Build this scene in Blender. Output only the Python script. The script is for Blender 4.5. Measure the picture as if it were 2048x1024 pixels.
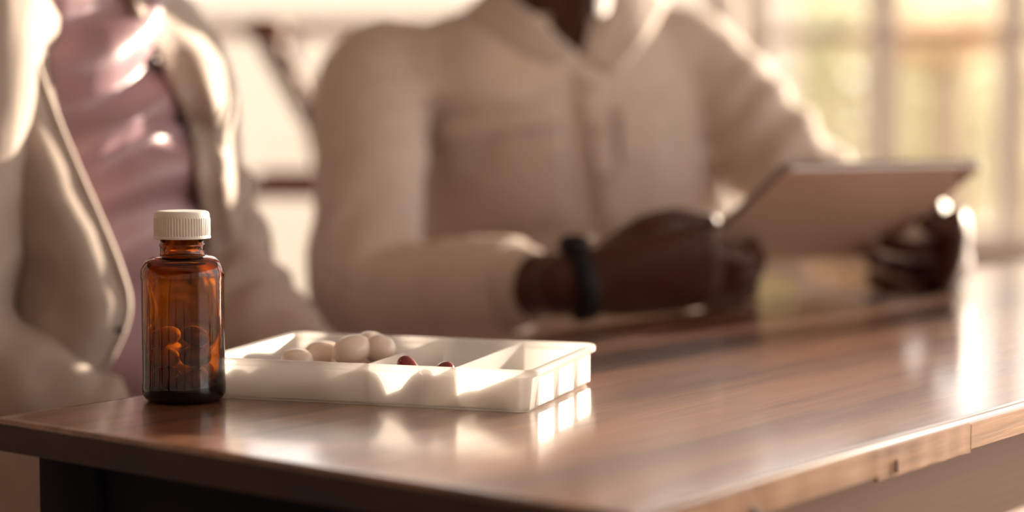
import bpy, bmesh, math, random
import numpy as np
from mathutils import Vector, Matrix, noise
from mathutils.bvhtree import BVHTree

for _o in list(bpy.data.objects):
    bpy.data.objects.remove(_o)
scene = bpy.context.scene
COL = scene.collection
random.seed(7)
PI = math.pi

# ------------------------------------------------------------------ camera
FPX, PITCH, CAMZ, TZ = 4000.0, 0.0770, 0.93, 0.75
cam_d = bpy.data.cameras.new('camera')
cam = bpy.data.objects.new('camera', cam_d)
COL.objects.link(cam)
cam.location = (0, 0, CAMZ)
cam.rotation_euler = (PI / 2 - PITCH, 0, 0)
cam_d.sensor_fit = 'HORIZONTAL'
cam_d.sensor_width = 36.0
cam_d.lens = 36.0 * FPX / 2048.0
cam_d.clip_start = 0.02
cam_d.clip_end = 200
cam_d.dof.use_dof = True
cam_d.dof.focus_distance = 1.19
cam_d.dof.aperture_fstop = 2.5
cam_d.dof.aperture_blades = 0
scene.camera = cam

# ------------------------------------------------------------------ sky, sun, exposure
world = bpy.data.worlds.new('hazy_sky')
scene.world = world
world.use_nodes = True
bg = world.node_tree.nodes['Background']
bg.inputs['Color'].default_value = (1.0, 0.955, 0.90, 1)
bg.inputs['Strength'].default_value = 2.95

SUN_AZ, SUN_EL = math.radians(44.0), math.radians(10.5)
SUND = Vector((math.sin(SUN_AZ) * math.cos(SUN_EL), math.cos(SUN_AZ) * math.cos(SUN_EL), math.sin(SUN_EL)))
sun_d = bpy.data.lights.new('low_sun', 'SUN')
sun_d.energy = 24.0
sun_d.color = (1.0, 0.84, 0.66)
sun_d.angle = math.radians(0.6)
sun = bpy.data.objects.new('low_sun', sun_d)
COL.objects.link(sun)
sun.location = (3, 6, 3)
sun.rotation_euler = (-SUND).to_track_quat('-Z', 'Y').to_euler()

vs = scene.view_settings
vs.view_transform = 'Standard'
vs.look = 'None'
vs.exposure = 0.0
vs.gamma = 1.0
vs.use_curve_mapping = False

# ------------------------------------------------------------------ helpers
def at(px, py, Y):
    """world point that lies at depth Y on the sight line of a 2048x1024 pixel"""
    X = (px - 1024.0) / FPX
    Z = (512.0 - py) / FPX
    c, s = math.cos(PITCH), math.sin(PITCH)
    dy, dz = c + Z * s, -s + Z * c
    return Vector((X / dy * Y, Y, CAMZ + dz / dy * Y))

def lerp(a, b, t): return Vector(a) * (1 - t) + Vector(b) * t

def ray_dir(px, py):
    return (at(px, py, 1.0) - Vector((0, 0, CAMZ))).normalized()

def tag(o, label=None, cat=None, group=None, kind=None):
    if label: o['label'] = label
    if cat: o['category'] = cat
    if group: o['group'] = group
    if kind: o['kind'] = kind
    return o

def empty(name, loc=(0, 0, 0), rz=0.0):
    o = bpy.data.objects.new(name, None)
    o.empty_display_size = 0.05
    COL.objects.link(o)
    o.location = loc
    o.rotation_euler = (0, 0, rz)
    return o

def link(name, me, m, parent=None, smooth=True):
    o = bpy.data.objects.new(name, me)
    COL.objects.link(o)
    if m is not None and len(me.materials) == 0:
        me.materials.append(m)
    if smooth:
        me.polygons.foreach_set('use_smooth', [len(p.vertices) <= 8 for p in me.polygons])
    if parent is not None:
        o.parent = parent
    return o

def mesh(name, V, F):
    me = bpy.data.meshes.new(name)
    me.from_pydata([tuple(v) for v in V], [], F)
    me.validate()
    me.update()
    return me

def obj(name, V, F, m, parent=None, smooth=True, auto=None):
    me = mesh(name, V, F)
    o = link(name, me, m, parent, smooth)
    if auto is not None:
        me.set_sharp_from_angle(angle=math.radians(auto))
        me.polygons.foreach_set('use_smooth', [len(p.vertices) <= 8 for p in me.polygons])
        me.update()
    return o

def joinvf(parts):
    V, F = [], []
    for v, f in parts:
        k = len(V)
        V += [tuple(p) for p in v]
        F += [[i + k for i in q] for q in f]
    return V, F

def box(x0, x1, y0, y1, z0, z1):
    V = [(x, y, z) for z in (z0, z1) for y in (y0, y1) for x in (x0, x1)]
    F = [[0, 2, 3, 1], [4, 5, 7, 6], [0, 1, 5, 4], [2, 6, 7, 3], [0, 4, 6, 2], [1, 3, 7, 5]]
    return V, F

def bevel_box(x0, x1, y0, y1, z0, z1, b=0.002, seg=2):
    bm = bmesh.new()
    V, F = box(x0, x1, y0, y1, z0, z1)
    vs_ = [bm.verts.new(v) for v in V]
    for f in F: bm.faces.new([vs_[i] for i in f])
    bmesh.ops.bevel(bm, geom=list(bm.edges), offset=b, segments=seg, affect='EDGES', profile=0.5)
    bm.verts.ensure_lookup_table(); bm.verts.index_update()
    V = [tuple(v.co) for v in bm.verts]
    F = [[v.index for v in f.verts] for f in bm.faces]
    bm.free()
    return V, F

def bar(p, q, w, h, up=(0, 0, 1)):
    p, q = Vector(p), Vector(q)
    d = (q - p); L = d.length; d.normalize()
    s = d.cross(Vector(up))
    if s.length < 1e-4: s = d.cross(Vector((0, 1, 0)))
    s.normalize(); u = s.cross(d)
    V, F = bevel_box(0, L, -w / 2, w / 2, -h / 2, h / 2, min(w, h) * 0.18, 2)
    return [tuple(p + d * v[0] + s * v[1] + u * v[2]) for v in V], F

def catmull(P, n):
    """smooth curve through the points, n samples per span"""
    P = [np.array(p, float) for p in P]
    Q = [2 * P[0] - P[1]] + P + [2 * P[-1] - P[-2]]
    out = []
    for i in range(1, len(Q) - 2):
        a, b, c, d = Q[i - 1], Q[i], Q[i + 1], Q[i + 2]
        for k in range(n):
            t = k / n
            out.append(0.5 * (2 * b + (c - a) * t + (2 * a - 5 * b + 4 * c - d) * t * t + (3 * b - a - 3 * c + d) * t ** 3))
    out.append(P[-1])
    return out

def tube(P, R, segs=16, up=None, cap=True, round_caps=True, n=1):
    """tapered tube; R entries are r or (a, b): a along the side axis, b along the up axis"""
    R = [(r, r) if not hasattr(r, '__len__') else tuple(r) for r in R]
    if n > 1:
        PR = catmull([list(p) + list(r) for p, r in zip(P, R)], n)
        P = [Vector(q[:3]) for q in PR]; R = [(max(q[3], 1e-4), max(q[4], 1e-4)) for q in PR]
    else:
        P = [Vector(p) for p in P]
    N = len(P)
    T = []
    for i in range(N):
        a, b = P[max(i - 1, 0)], P[min(i + 1, N - 1)]
        T.append((b - a).normalized())
    u = Vector(up) if up is not None else (Vector((0, 0, 1)) if abs(T[0].z) < 0.9 else Vector((0, 1, 0)))
    rings = []
    for i in range(N):
        s = T[i].cross(u)
        if s.length < 1e-5: s = T[i].cross(Vector((1, 0.1, 0)))
        s.normalize(); u = s.cross(T[i]).normalized()
        rings.append((P[i], s.copy(), u.copy(), R[i], T[i]))
    seq = []
    if round_caps and cap:
        p, s, w, r, t = rings[0]; m = min(r)
        for a in (75, 50, 25):
            a = math.radians(a); seq.append((p - t * m * math.sin(a), s, w, (r[0] * math.cos(a), r[1] * math.cos(a))))
    for p, s, w, r, t in rings: seq.append((p, s, w, r))
    if round_caps and cap:
        p, s, w, r, t = rings[-1]; m = min(r)
        for a in (25, 50, 75):
            a = math.radians(a); seq.append((p + t * m * math.sin(a), s, w, (r[0] * math.cos(a), r[1] * math.cos(a))))
    V, F = [], []
    for p, s, w, r in seq:
        for k in range(segs):
            a = 2 * PI * k / segs
            V.append(p + s * (r[0] * math.cos(a)) + w * (r[1] * math.sin(a)))
    for i in range(len(seq) - 1):
        for k in range(segs):
            a, b = i * segs + k, i * segs + (k + 1) % segs
            F.append([a, b, b + segs, a + segs])
    if cap:
        F.append(list(range(segs))[::-1])
        F.append([(len(seq) - 1) * segs + k for k in range(segs)])
    return V, F

def ellipsoid(c, r, rot=None, seg=20, rings=12):
    c = Vector(c); M = rot or Matrix.Identity(3)
    V, F = [], []
    for i in range(1, rings):
        a = PI * i / rings
        for k in range(seg):
            b = 2 * PI * k / seg
            V.append(c + M @ Vector((r[0] * math.sin(a) * math.cos(b), r[1] * math.sin(a) * math.sin(b), r[2] * math.cos(a))))
    n = len(V)
    V += [c + M @ Vector((0, 0, r[2])), c + M @ Vector((0, 0, -r[2]))]
    for i in range(rings - 2):
        for k in range(seg):
            a, b = i * seg + k, i * seg + (k + 1) % seg
            F.append([a, a + seg, b + seg, b])
    for k in range(seg):
        F.append([n, k, (k + 1) % seg])
        F.append([n + 1, (rings - 2) * seg + (k + 1) % seg, (rings - 2) * seg + k])
    return V, F

def lathe(prof, segs=64, rip=None):
    """prof: list of (r, z); closed around the z axis"""
    V, F = [], []
    for j, (r, z) in enumerate(prof):
        for k in range(segs):
            a = 2 * PI * k / segs
            rr = r if rip is None else r + rip(j, a)
            V.append((rr * math.cos(a), rr * math.sin(a), z))
    for j in range(len(prof) - 1):
        for k in range(segs):
            a, b = j * segs + k, j * segs + (k + 1) % segs
            F.append([a, b, b + segs, a + segs])
    return V, F

def rrect(w, d, r, n=6):
    """rounded rectangle outline, corners at 0..w, 0..d"""
    pts = []
    for cx, cy, a0 in ((w - r, r, -90), (w - r, d - r, 0), (r, d - r, 90), (r, r, 180)):
        for k in range(n + 1):
            a = math.radians(a0 + 90 * k / n)
            pts.append((cx + r * math.cos(a), cy + r * math.sin(a)))
    return pts

def loops(outs, close=True):
    n = len(outs[0])
    V = [p for o in outs for p in o]
    F = []
    for j in range(len(outs) - 1):
        for k in range(n):
            a, b = j * n + k, j * n + (k + 1) % n
            F.append([a, b, b + n, a + n])
    if close:
        F.append(list(range(n))[::-1])
        F.append([(len(outs) - 1) * n + k for k in range(n)])
    return V, F

def inset_loop(w, d, r, i, z):
    return [(x + i, y + i, z) for x, y in rrect(w - 2 * i, d - 2 * i, max(r - i, 0.0008))]

def fuse(parts, voxel, smooth=4, deform=None):
    """one continuous surface out of overlapping closed shapes"""
    V, F = joinvf(parts)
    me = mesh('fuse_tmp', V, F)
    o = bpy.data.objects.new('fuse_tmp', me)
    COL.objects.link(o)
    md = o.modifiers.new('r', 'REMESH'); md.mode = 'VOXEL'; md.voxel_size = voxel
    if smooth:
        ms = o.modifiers.new('s', 'SMOOTH'); ms.factor = 0.5; ms.iterations = smooth
    dg = bpy.context.evaluated_depsgraph_get()
    out = bpy.data.meshes.new_from_object(o.evaluated_get(dg))
    bpy.data.objects.remove(o); bpy.data.meshes.remove(me)
    if deform is not None:
        n = len(out.vertices)
        co = np.zeros(n * 3); no = np.zeros(n * 3)
        out.vertices.foreach_get('co', co); out.vertices.foreach_get('normal', no)
        co = co.reshape(-1, 3); no = no.reshape(-1, 3)
        d = deform(co, no)
        co = co + no * d[:, None]
        out.vertices.foreach_set('co', co.ravel())
        out.update()
    return out

def fbm(co, scale, seed=0.0, oct_=3):
    sx, sy, sz = scale
    return np.array([noise.fractal((p[0] * sx + seed, p[1] * sy + seed * 1.7, p[2] * sz - seed), 0.9, 2.0, oct_) for p in co])

def sheet(rows, n=6, thick=0.003, name='sheet', m=None, parent=None, wob=0.0, seed=0.0):
    """cloth sheet through a grid of points; returns an object with real thickness"""
    R = [catmull(r, n) for r in rows]
    C = [catmull([R[i][j] for i in range(len(R))], n) for j in range(len(R[0]))]
    nu, nv = len(C), len(C[0])
    V = [Vector(C[j][i]) for j in range(nu) for i in range(nv)]
    if wob:
        V = [v + Vector((0, -1, 0)) * wob * noise.fractal(v * 14 + Vector((seed, 0, seed)), 0.9, 2.0, 3) for v in V]
    F = [[j * nv + i, j * nv + i + 1, (j + 1) * nv + i + 1, (j + 1) * nv + i] for j in range(nu - 1) for i in range(nv - 1)]
    o = obj(name, V, F, m, parent)
    sd = o.modifiers.new('thickness', 'SOLIDIFY'); sd.thickness = thick; sd.offset = 0
    return o

# ------------------------------------------------------------------ materials
def mat(name, base=(0.8, 0.8, 0.8), rough=0.5, **kw):
    m = bpy.data.materials.new(name)
    m.use_nodes = True
    b = m.node_tree.nodes['Principled BSDF']
    b.inputs['Base Color'].default_value = (*base, 1)
    b.inputs['Roughness'].default_value = rough
    for k, v in kw.items():
        k = k.replace('_', ' ')
        b.inputs[k].default_value = v
    return m

def nodes(m):
    return m.node_tree.nodes, m.node_tree.links, m.node_tree.nodes['Principled BSDF']

def ramp(nt, stops):
    r = nt.nodes.new('ShaderNodeValToRGB')
    e = r.color_ramp.elements
    while len(e) < len(stops): e.new(0.5)
    for k, (p, c) in enumerate(stops):
        e[k].position = p; e[k].color = (*c, 1)
    return r

def varied(name, c1, c2, rough=0.6, scale=(30, 30, 30), bump=0.0, bscale=400, **kw):
    """cloth, plaster, skin: two tones under noise, and a fine relief"""
    m = mat(name, c1, rough, **kw)
    N, L, b = nodes(m)
    tc = N.new('ShaderNodeTexCoord'); mp = N.new('ShaderNodeMapping'); mp.inputs['Scale'].default_value = scale
    nz = N.new('ShaderNodeTexNoise'); nz.inputs['Scale'].default_value = 1.0; nz.inputs['Detail'].default_value = 4
    L.new(tc.outputs['Object'], mp.inputs['Vector']); L.new(mp.outputs['Vector'], nz.inputs['Vector'])
    r = ramp(m.node_tree, [(0.35, c1), (0.65, c2)])
    L.new(nz.outputs['Fac'], r.inputs['Fac']); L.new(r.outputs['Color'], b.inputs['Base Color'])
    if bump:
        n2 = N.new('ShaderNodeTexNoise'); n2.inputs['Scale'].default_value = bscale; n2.inputs['Detail'].default_value = 2
        L.new(tc.outputs['Object'], n2.inputs['Vector'])
        bp = N.new('ShaderNodeBump'); bp.inputs['Strength'].default_value = bump; bp.inputs['Distance'].default_value = 0.001
        L.new(n2.outputs['Fac'], bp.inputs['Height']); L.new(bp.outputs['Normal'], b.inputs['Normal'])
    return m

def wood(name, stops, rough, grain=(2.2, 34, 34), bump=0.06, fine=420, coat=0.0, ior=1.5):
    """grain runs along the object's x axis"""
    m = mat(name, (0.2, 0.1, 0.05), rough, IOR=ior)
    N, L, b = nodes(m)
    b.inputs['Coat Weight'].default_value = coat
    b.inputs['Coat Roughness'].default_value = 0.14
    b.inputs['Coat IOR'].default_value = 1.65
    tc = N.new('ShaderNodeTexCoord')
    mp = N.new('ShaderNodeMapping'); mp.inputs['Scale'].default_value = grain
    L.new(tc.outputs['Object'], mp.inputs['Vector'])
    n1 = N.new('ShaderNodeTexNoise'); n1.inputs['Scale'].default_value = 1.0; n1.inputs['Detail'].default_value = 6
    n1.inputs['Roughness'].default_value = 0.62; n1.inputs['Distortion'].default_value = 0.6
    L.new(mp.outputs['Vector'], n1.inputs['Vector'])
    mp2 = N.new('ShaderNodeMapping'); mp2.inputs['Scale'].default_value = (14, fine, fine)
    L.new(tc.outputs['Object'], mp2.inputs['Vector'])
    n2 = N.new('ShaderNodeTexNoise'); n2.inputs['Scale'].default_value = 1.0; n2.inputs['Detail'].default_value = 2
    L.new(mp2.outputs['Vector'], n2.inputs['Vector'])
    mx = N.new('ShaderNodeMath'); mx.operation = 'MULTIPLY_ADD'; mx.inputs[1].default_value = 0.35
    sb = N.new('ShaderNodeMath'); sb.operation = 'SUBTRACT'; sb.inputs[1].default_value = 0.175
    L.new(n1.outputs['Fac'], sb.inputs[0])
    L.new(n2.outputs['Fac'], mx.inputs[0]); L.new(sb.outputs[0], mx.inputs[2])
    r = ramp(m.node_tree, stops)
    L.new(mx.outputs[0], r.inputs['Fac']); L.new(r.outputs['Color'], b.inputs['Base Color'])
    bp = N.new('ShaderNodeBump'); bp.inputs['Strength'].default_value = bump; bp.inputs['Distance'].default_value = 0.0006
    L.new(mx.outputs[0], bp.inputs['Height']); L.new(bp.outputs['Normal'], b.inputs['Normal'])
    return m

WALNUT = [(0.28, (0.055, 0.018, 0.010)), (0.44, (0.14, 0.050, 0.025)), (0.58, (0.25, 0.105, 0.050)), (0.75, (0.36, 0.18, 0.085))]
M = {}
M['walnut'] = wood('walnut_lacquer', WALNUT, 0.40, grain=(2.0, 26, 26), bump=0.02, coat=1.0, ior=1.7)
M['walnut_edge'] = wood('walnut_edge', [(0.25, (0.10, 0.04, 0.018)), (0.5, (0.30, 0.14, 0.06)), (0.8, (0.46, 0.26, 0.12))], 0.5, grain=(5, 90, 90), bump=0.5)
M['shaded_end'] = wood('shaded_end_wood', [(0.25, (0.008, 0.004, 0.003)), (0.5, (0.024, 0.009, 0.006)), (0.8, (0.050, 0.018, 0.010))], 0.6, grain=(60, 14, 60), bump=0.3)  # near-black tones carry the shade on the desk's short near edge
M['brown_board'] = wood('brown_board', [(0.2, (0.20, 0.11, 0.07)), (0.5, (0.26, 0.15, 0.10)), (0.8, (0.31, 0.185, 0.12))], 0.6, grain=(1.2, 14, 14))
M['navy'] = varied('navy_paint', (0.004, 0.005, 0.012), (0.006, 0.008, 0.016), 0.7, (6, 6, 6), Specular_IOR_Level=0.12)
M['floor'] = wood('oak_floor', [(0.2, (0.17, 0.11, 0.08)), (0.5, (0.24, 0.165, 0.12)), (0.8, (0.30, 0.21, 0.155))], 0.4, grain=(1.2, 9, 9))
M['wall'] = varied('dark_taupe_plaster', (0.10, 0.075, 0.065), (0.09, 0.065, 0.055), 0.8, (3, 3, 3), 0.1, 60)
M['backwall'] = varied('pale_pink_plaster', (0.72, 0.60, 0.53), (0.68, 0.56, 0.49), 0.8, (3, 3, 3), 0.1, 60)
M['ceiling'] = varied('ceiling_paint', (0.82, 0.79, 0.75), (0.80, 0.77, 0.73), 0.85, (3, 3, 3))
M['frame'] = varied('white_frame_paint', (0.90, 0.84, 0.79), (0.88, 0.82, 0.77), 0.45, (8, 8, 8))
M['rail'] = varied('brown_rail_paint', (0.60, 0.46, 0.38), (0.55, 0.41, 0.33), 0.5, (8, 8, 8))
M['cap'] = varied('white_cap_plastic', (0.80, 0.765, 0.72), (0.77, 0.735, 0.69), 0.38, (40, 40, 40), Subsurface_Weight=0.15)
M['cap'].node_tree.nodes['Principled BSDF'].inputs['Subsurface Radius'].default_value = (0.004, 0.003, 0.002)
M['shirt'] = varied('beige_overshirt_cloth', (0.62, 0.525, 0.465), (0.57, 0.48, 0.425), 0.85, (60, 60, 60), 0.4, 900)
M['jacket'] = varied('cream_jacket_cloth', (0.44, 0.36, 0.31), (0.40, 0.325, 0.28), 0.75, (40, 40, 40), 0.3, 900)
M['mauve'] = varied('mauve_satin', (0.40, 0.25, 0.285), (0.36, 0.225, 0.262), 0.42, (30, 30, 30), 0.1, 900)
M['skin_dark'] = varied('dark_brown_skin', (0.072, 0.021, 0.011), (0.056, 0.016, 0.008), 0.5, (60, 60, 60), 0.15, 700, Subsurface_Weight=0.35, Specular_IOR_Level=0.3)
M['skin_dark'].node_tree.nodes['Principled BSDF'].inputs['Subsurface Radius'].default_value = (0.020, 0.004, 0.002)
M['skin_brown'] = varied('brown_skin', (0.20, 0.085, 0.05), (0.16, 0.065, 0.038), 0.45, (60, 60, 60), 0.15, 700)
M['hair'] = varied('black_hair', (0.012, 0.009, 0.008), (0.02, 0.014, 0.012), 0.6, (120, 120, 120), 0.5, 300)
M['khaki'] = varied('khaki_trouser_cloth', (0.45, 0.33, 0.20), (0.40, 0.29, 0.17), 0.85, (50, 50, 50), 0.3, 900)
M['plum'] = varied('plum_trouser_cloth', (0.16, 0.10, 0.11), (0.13, 0.08, 0.09), 0.85, (50, 50, 50), 0.3, 900)
M['shoe'] = varied('brown_shoe_leather', (0.06, 0.03, 0.02), (0.05, 0.025, 0.015), 0.4, (30, 30, 30))
M['eye'] = mat('eye_white', (0.7, 0.66, 0.6), 0.2)
M['black'] = varied('black_rubber', (0.008, 0.008, 0.010), (0.011, 0.011, 0.013), 0.6, (40, 40, 40), Specular_IOR_Level=0.2)
M['chrome'] = mat('polished_steel', (0.85, 0.8, 0.75), 0.12, Metallic=1.0)
M['tablet_back'] = varied('matt_aluminium_back', (0.62, 0.45, 0.36), (0.59, 0.425, 0.34), 0.5, (8, 8, 8), Metallic=0.2)
M['tablet_edge'] = mat('bright_metal_edge', (0.34, 0.31, 0.30), 0.3, Metallic=1.0)
M['screen'] = mat('dark_glass_screen', (0.02, 0.02, 0.024), 0.08)
M['button'] = mat('dark_button', (0.02, 0.012, 0.014), 0.35)
M['horn'] = mat('shirt_button', (0.42, 0.32, 0.24), 0.4)
M['paper'] = varied('pale_yellow_paper', (0.78, 0.66, 0.36), (0.74, 0.62, 0.33), 0.8, (20, 20, 20))
M['chair_wood'] = wood('dark_chair_wood', [(0.2, (0.10, 0.045, 0.025)), (0.5, (0.16, 0.075, 0.04)), (0.8, (0.22, 0.11, 0.06))], 0.45)
M['red_wood'] = wood('red_brown_wood', [(0.2, (0.14, 0.045, 0.025)), (0.5, (0.20, 0.07, 0.035)), (0.8, (0.26, 0.10, 0.05))], 0.5)
M['cushion'] = varied('chair_cushion', (0.55, 0.44, 0.34), (0.50, 0.40, 0.31), 0.9, (20, 20, 20), 0.3, 600)
M['stone'] = varied('pale_terrace_stone', (0.50, 0.46, 0.40), (0.46, 0.42, 0.36), 0.85, (0.8, 0.8, 0.8))
M['render_wall'] = varied('pale_garden_wall', (0.58, 0.53, 0.47), (0.55, 0.50, 0.44), 0.85, (0.8, 0.8, 0.8))
M['trunk'] = varied('tree_bark', (0.34, 0.27, 0.20), (0.28, 0.22, 0.16), 0.9, (6, 6, 3))
M['gel_white'] = varied('pearl_softgel', (0.86, 0.735, 0.66), (0.83, 0.70, 0.62), 0.25, (60, 60, 60), Subsurface_Weight=0.5, Coat_Weight=0.3)
M['gel_white'].node_tree.nodes['Principled BSDF'].inputs['Subsurface Radius'].default_value = (0.006, 0.004, 0.0025)
M['gel_cream'] = varied('cream_softgel', (0.72, 0.50, 0.34), (0.66, 0.45, 0.30), 0.28, (60, 60, 60), Subsurface_Weight=0.4, Coat_Weight=0.3)
M['gel_cream'].node_tree.nodes['Principled BSDF'].inputs['Subsurface Radius'].default_value = (0.006, 0.004, 0.002)
M['gel_red'] = varied('dark_red_softgel', (0.20, 0.025, 0.030), (0.16, 0.018, 0.022), 0.15, (60, 60, 60), Coat_Weight=0.6)
M['gel_tan'] = varied('tan_tablet', (0.50, 0.30, 0.17), (0.44, 0.26, 0.14), 0.5, (90, 90, 90))

def leaf_mat(name, c1, c2):
    m = varied(name, c1, c2, 0.6, (1.5, 1.5, 1.5))
    N, L, b = nodes(m)
    tr = N.new('ShaderNodeBsdfTranslucent'); ad = N.new('ShaderNodeMixShader'); ad.inputs[0].default_value = 0.5
    L.new(b.inputs['Base Color'].links[0].from_socket, tr.inputs['Color'])
    L.new(b.outputs[0], ad.inputs[1]); L.new(tr.outputs[0], ad.inputs[2])
    L.new(ad.outputs[0], N['Material Output'].inputs['Surface'])
    return m
M['leaf'] = leaf_mat('pale_green_leaves', (0.74, 0.71, 0.54), (0.64, 0.63, 0.46))
M['leaf2'] = leaf_mat('yellow_green_leaves', (0.78, 0.72, 0.55), (0.70, 0.65, 0.48))
M['leaf_orange'] = leaf_mat('orange_blossom', (0.86, 0.72, 0.54), (0.82, 0.67, 0.48))

def glass_pane_mat():
    m = bpy.data.materials.new('window_glass'); m.use_nodes = True
    N, L = m.node_tree.nodes, m.node_tree.links
    N.remove(N['Principled BSDF'])
    t = N.new('ShaderNodeBsdfTransparent'); t.inputs[0].default_value = (0.97, 0.96, 0.95, 1)
    g = N.new('ShaderNodeBsdfGlossy'); g.inputs['Roughness'].default_value = 0.02
    f = N.new('ShaderNodeFresnel'); f.inputs[0].default_value = 1.3
    x = N.new('ShaderNodeMixShader')
    L.new(f.outputs[0], x.inputs[0]); L.new(t.outputs[0], x.inputs[1]); L.new(g.outputs[0], x.inputs[2])
    L.new(x.outputs[0], N['Material Output'].inputs['Surface'])
    return m
M['pane'] = glass_pane_mat()

def amber():
    """brown glass: clear skin, colour taken up by the thickness of the glass"""
    m = mat('amber_glass', (1.0, 0.97, 0.93), 0.01, IOR=1.5)
    N, L, b = nodes(m)
    b.inputs['Transmission Weight'].default_value = 1.0
    va = N.new('ShaderNodeVolumeAbsorption')
    va.inputs['Color'].default_value = (0.862, 0.69, 0.16, 1)
    va.inputs['Density'].default_value = 1700.0
    L.new(va.outputs[0], N['Material Output'].inputs['Volume'])
    return m
M['amber'] = amber()

def frosted():
    """milky polypropylene: scatters, lets some light and blurred shapes through, glossy skin"""
    m = bpy.data.materials.new('frosted_plastic'); m.use_nodes = True
    N, L = m.node_tree.nodes, m.node_tree.links
    b = N['Principled BSDF']
    b.inputs['Base Color'].default_value = (0.95, 0.93, 0.905, 1)
    b.inputs['Roughness'].default_value = 0.16
    tr = N.new('ShaderNodeBsdfTranslucent'); tr.inputs[0].default_value = (0.95, 0.93, 0.90, 1)
    rf = N.new('ShaderNodeBsdfRefraction'); rf.inputs['Color'].default_value = (0.98, 0.96, 0.94, 1)
    rf.inputs['Roughness'].default_value = 0.24; rf.inputs['IOR'].default_value = 1.12
    a = N.new('ShaderNodeMixShader'); a.inputs[0].default_value = 0.42
    c = N.new('ShaderNodeMixShader'); c.inputs[0].default_value = 0.74
    L.new(tr.outputs[0], a.inputs[1]); L.new(rf.outputs[0], a.inputs[2])
    L.new(b.outputs[0], c.inputs[1]); L.new(a.outputs[0], c.inputs[2])
    L.new(c.outputs[0], N['Material Output'].inputs['Surface'])
    return m
M['frost'] = frosted()

# ------------------------------------------------------------------ the room
RX0, RX1, RY0, RY1, RH = -2.6, 4.3, -2.0, 4.6, 2.62
def struct(name, V, F, m, smooth=False):
    return tag(obj(name, V, F, m, None, smooth), kind='structure')

struct('floor', *box(RX0, RX1, RY0, RY1 + 0.12, -0.05, 0.0), M['floor'])
struct('ceiling', *box(RX0, RX1, RY0, RY1 + 0.12, RH, RH + 0.08), M['ceiling'])
struct('wall_left', *box(RX0 - 0.1, RX0, RY0, RY1 + 0.12, 0, RH), M['wall'])
struct('wall_front', *box(RX0, RX1, RY0 - 0.1, RY0, 0, RH), M['wall'])
SILL, HEAD = 0.615, 2.47
PX0 = 0.558                                     # first upright of the right-hand window
W2A, W2B = -1.90, 0.475                          # left-hand window between these
win1_x1 = PX0 + 0.3 * 12
# the back wall is what is left around the two windows
tag(obj('wall_back', *joinvf([
    box(RX0, W2A, RY1, RY1 + 0.12, 0, RH), box(W2B, PX0 - 0.06, RY1, RY1 + 0.12, 0, RH),
    box(W2A, W2B, RY1, RY1 + 0.12, 0, 0.30), box(W2A, W2B, RY1, RY1 + 0.12, HEAD, RH),
    box(PX0 - 0.06, RX1, RY1, RY1 + 0.12, 0, SILL), box(PX0 - 0.06, RX1, RY1, RY1 + 0.12, HEAD, RH),
    box(win1_x1, RX1, RY1, RY1 + 0.12, SILL, HEAD)]), M['backwall'], None, False), kind='structure')

def grid_window(name, xs, zs, post_w, rail_h, y, sill=True):
    root = tag(empty(name, (0, 0, 0)), kind='structure')
    z0, z1 = zs[0], zs[-1]
    for x in xs:
        o = obj('mullion', *bevel_box(-post_w / 2, post_w / 2, 0.008, 0.056, z0, z1, 0.004), M['frame'], root, True, 30)
        o.location = (x, y, 0)
    for z in zs:
        o = obj('glazing_bar', *bevel_box(xs[0], xs[-1], 0.012, 0.052, -rail_h / 2, rail_h / 2, 0.003), M['rail'] , root, True, 30)
        o.location = (0, y, z)
    w, h = xs[1] - xs[0] - post_w + 0.01, None
    for i in range(len(xs) - 1):
        for j in range(len(zs) - 1):
            V, F = box(xs[i] + post_w / 2 - 0.004, xs[i + 1] - post_w / 2 + 0.004, 0.03, 0.034, zs[j] + rail_h / 2 - 0.003, zs[j + 1] - rail_h / 2 + 0.003)
            o = obj('pane', V, F, M['pane'], root, False)
            o.location = (0, y, 0)
    if sill:
        o = obj('window_sill', *bevel_box(xs[0] - 0.06, xs[-1] + 0.06, -0.10, 0.10, z0 - 0.03, z0 - 0.002, 0.006), M['frame'], root, True, 30)
        o.location = (0, y, 0)
    return root

grid_window('window_1', [PX0, PX0 + 0.3, PX0 + 0.6, 2.05, 2.90, 3.215, 3.75, win1_x1], [SILL, 1.082, 1.45, 1.95, HEAD], 0.062, 0.026, RY1 + 0.02)  # third upright from the right is out of view, added to shade the tray
grid_window('window_2', [W2A, -0.90, W2B], [0.30, 1.098, 1.75, HEAD], 0.05, 0.040, RY1 + 0.02, False)
# the right-hand side of the room is a glazed front
def side_window():
    root = tag(empty('window_3', (0, 0, 0)), kind='structure')
    ys = [RY0 + (RY1 - RY0) * k / 5 for k in range(6)]
    for y in ys:
        obj('mullion', *bevel_box(RX1 - 0.03, RX1 + 0.03, y - 0.03, y + 0.03, 0, RH, 0.004), M['frame'], root, True, 30)
    obj('bottom_rail', *bevel_box(RX1 - 0.03, RX1 + 0.03, RY0, RY1, 0, 0.06, 0.004), M['frame'], root, True, 30)
    for a, b in zip(ys[:-1], ys[1:]):
        obj('pane', *box(RX1 - 0.002, RX1 + 0.002, a + 0.03, b - 0.03, 0.06, RH), M['pane'], root, False)
side_window()

# ------------------------------------------------------------------ the garden
struct('ground', *box(-40, 60, RY1 + 0.12, 60, -0.12, -0.06), M['stone'])
struct('ground_side', *box(RX1 + 0.05, 60, -30, RY1 + 0.12, -0.12, -0.06), M['stone'])

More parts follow.
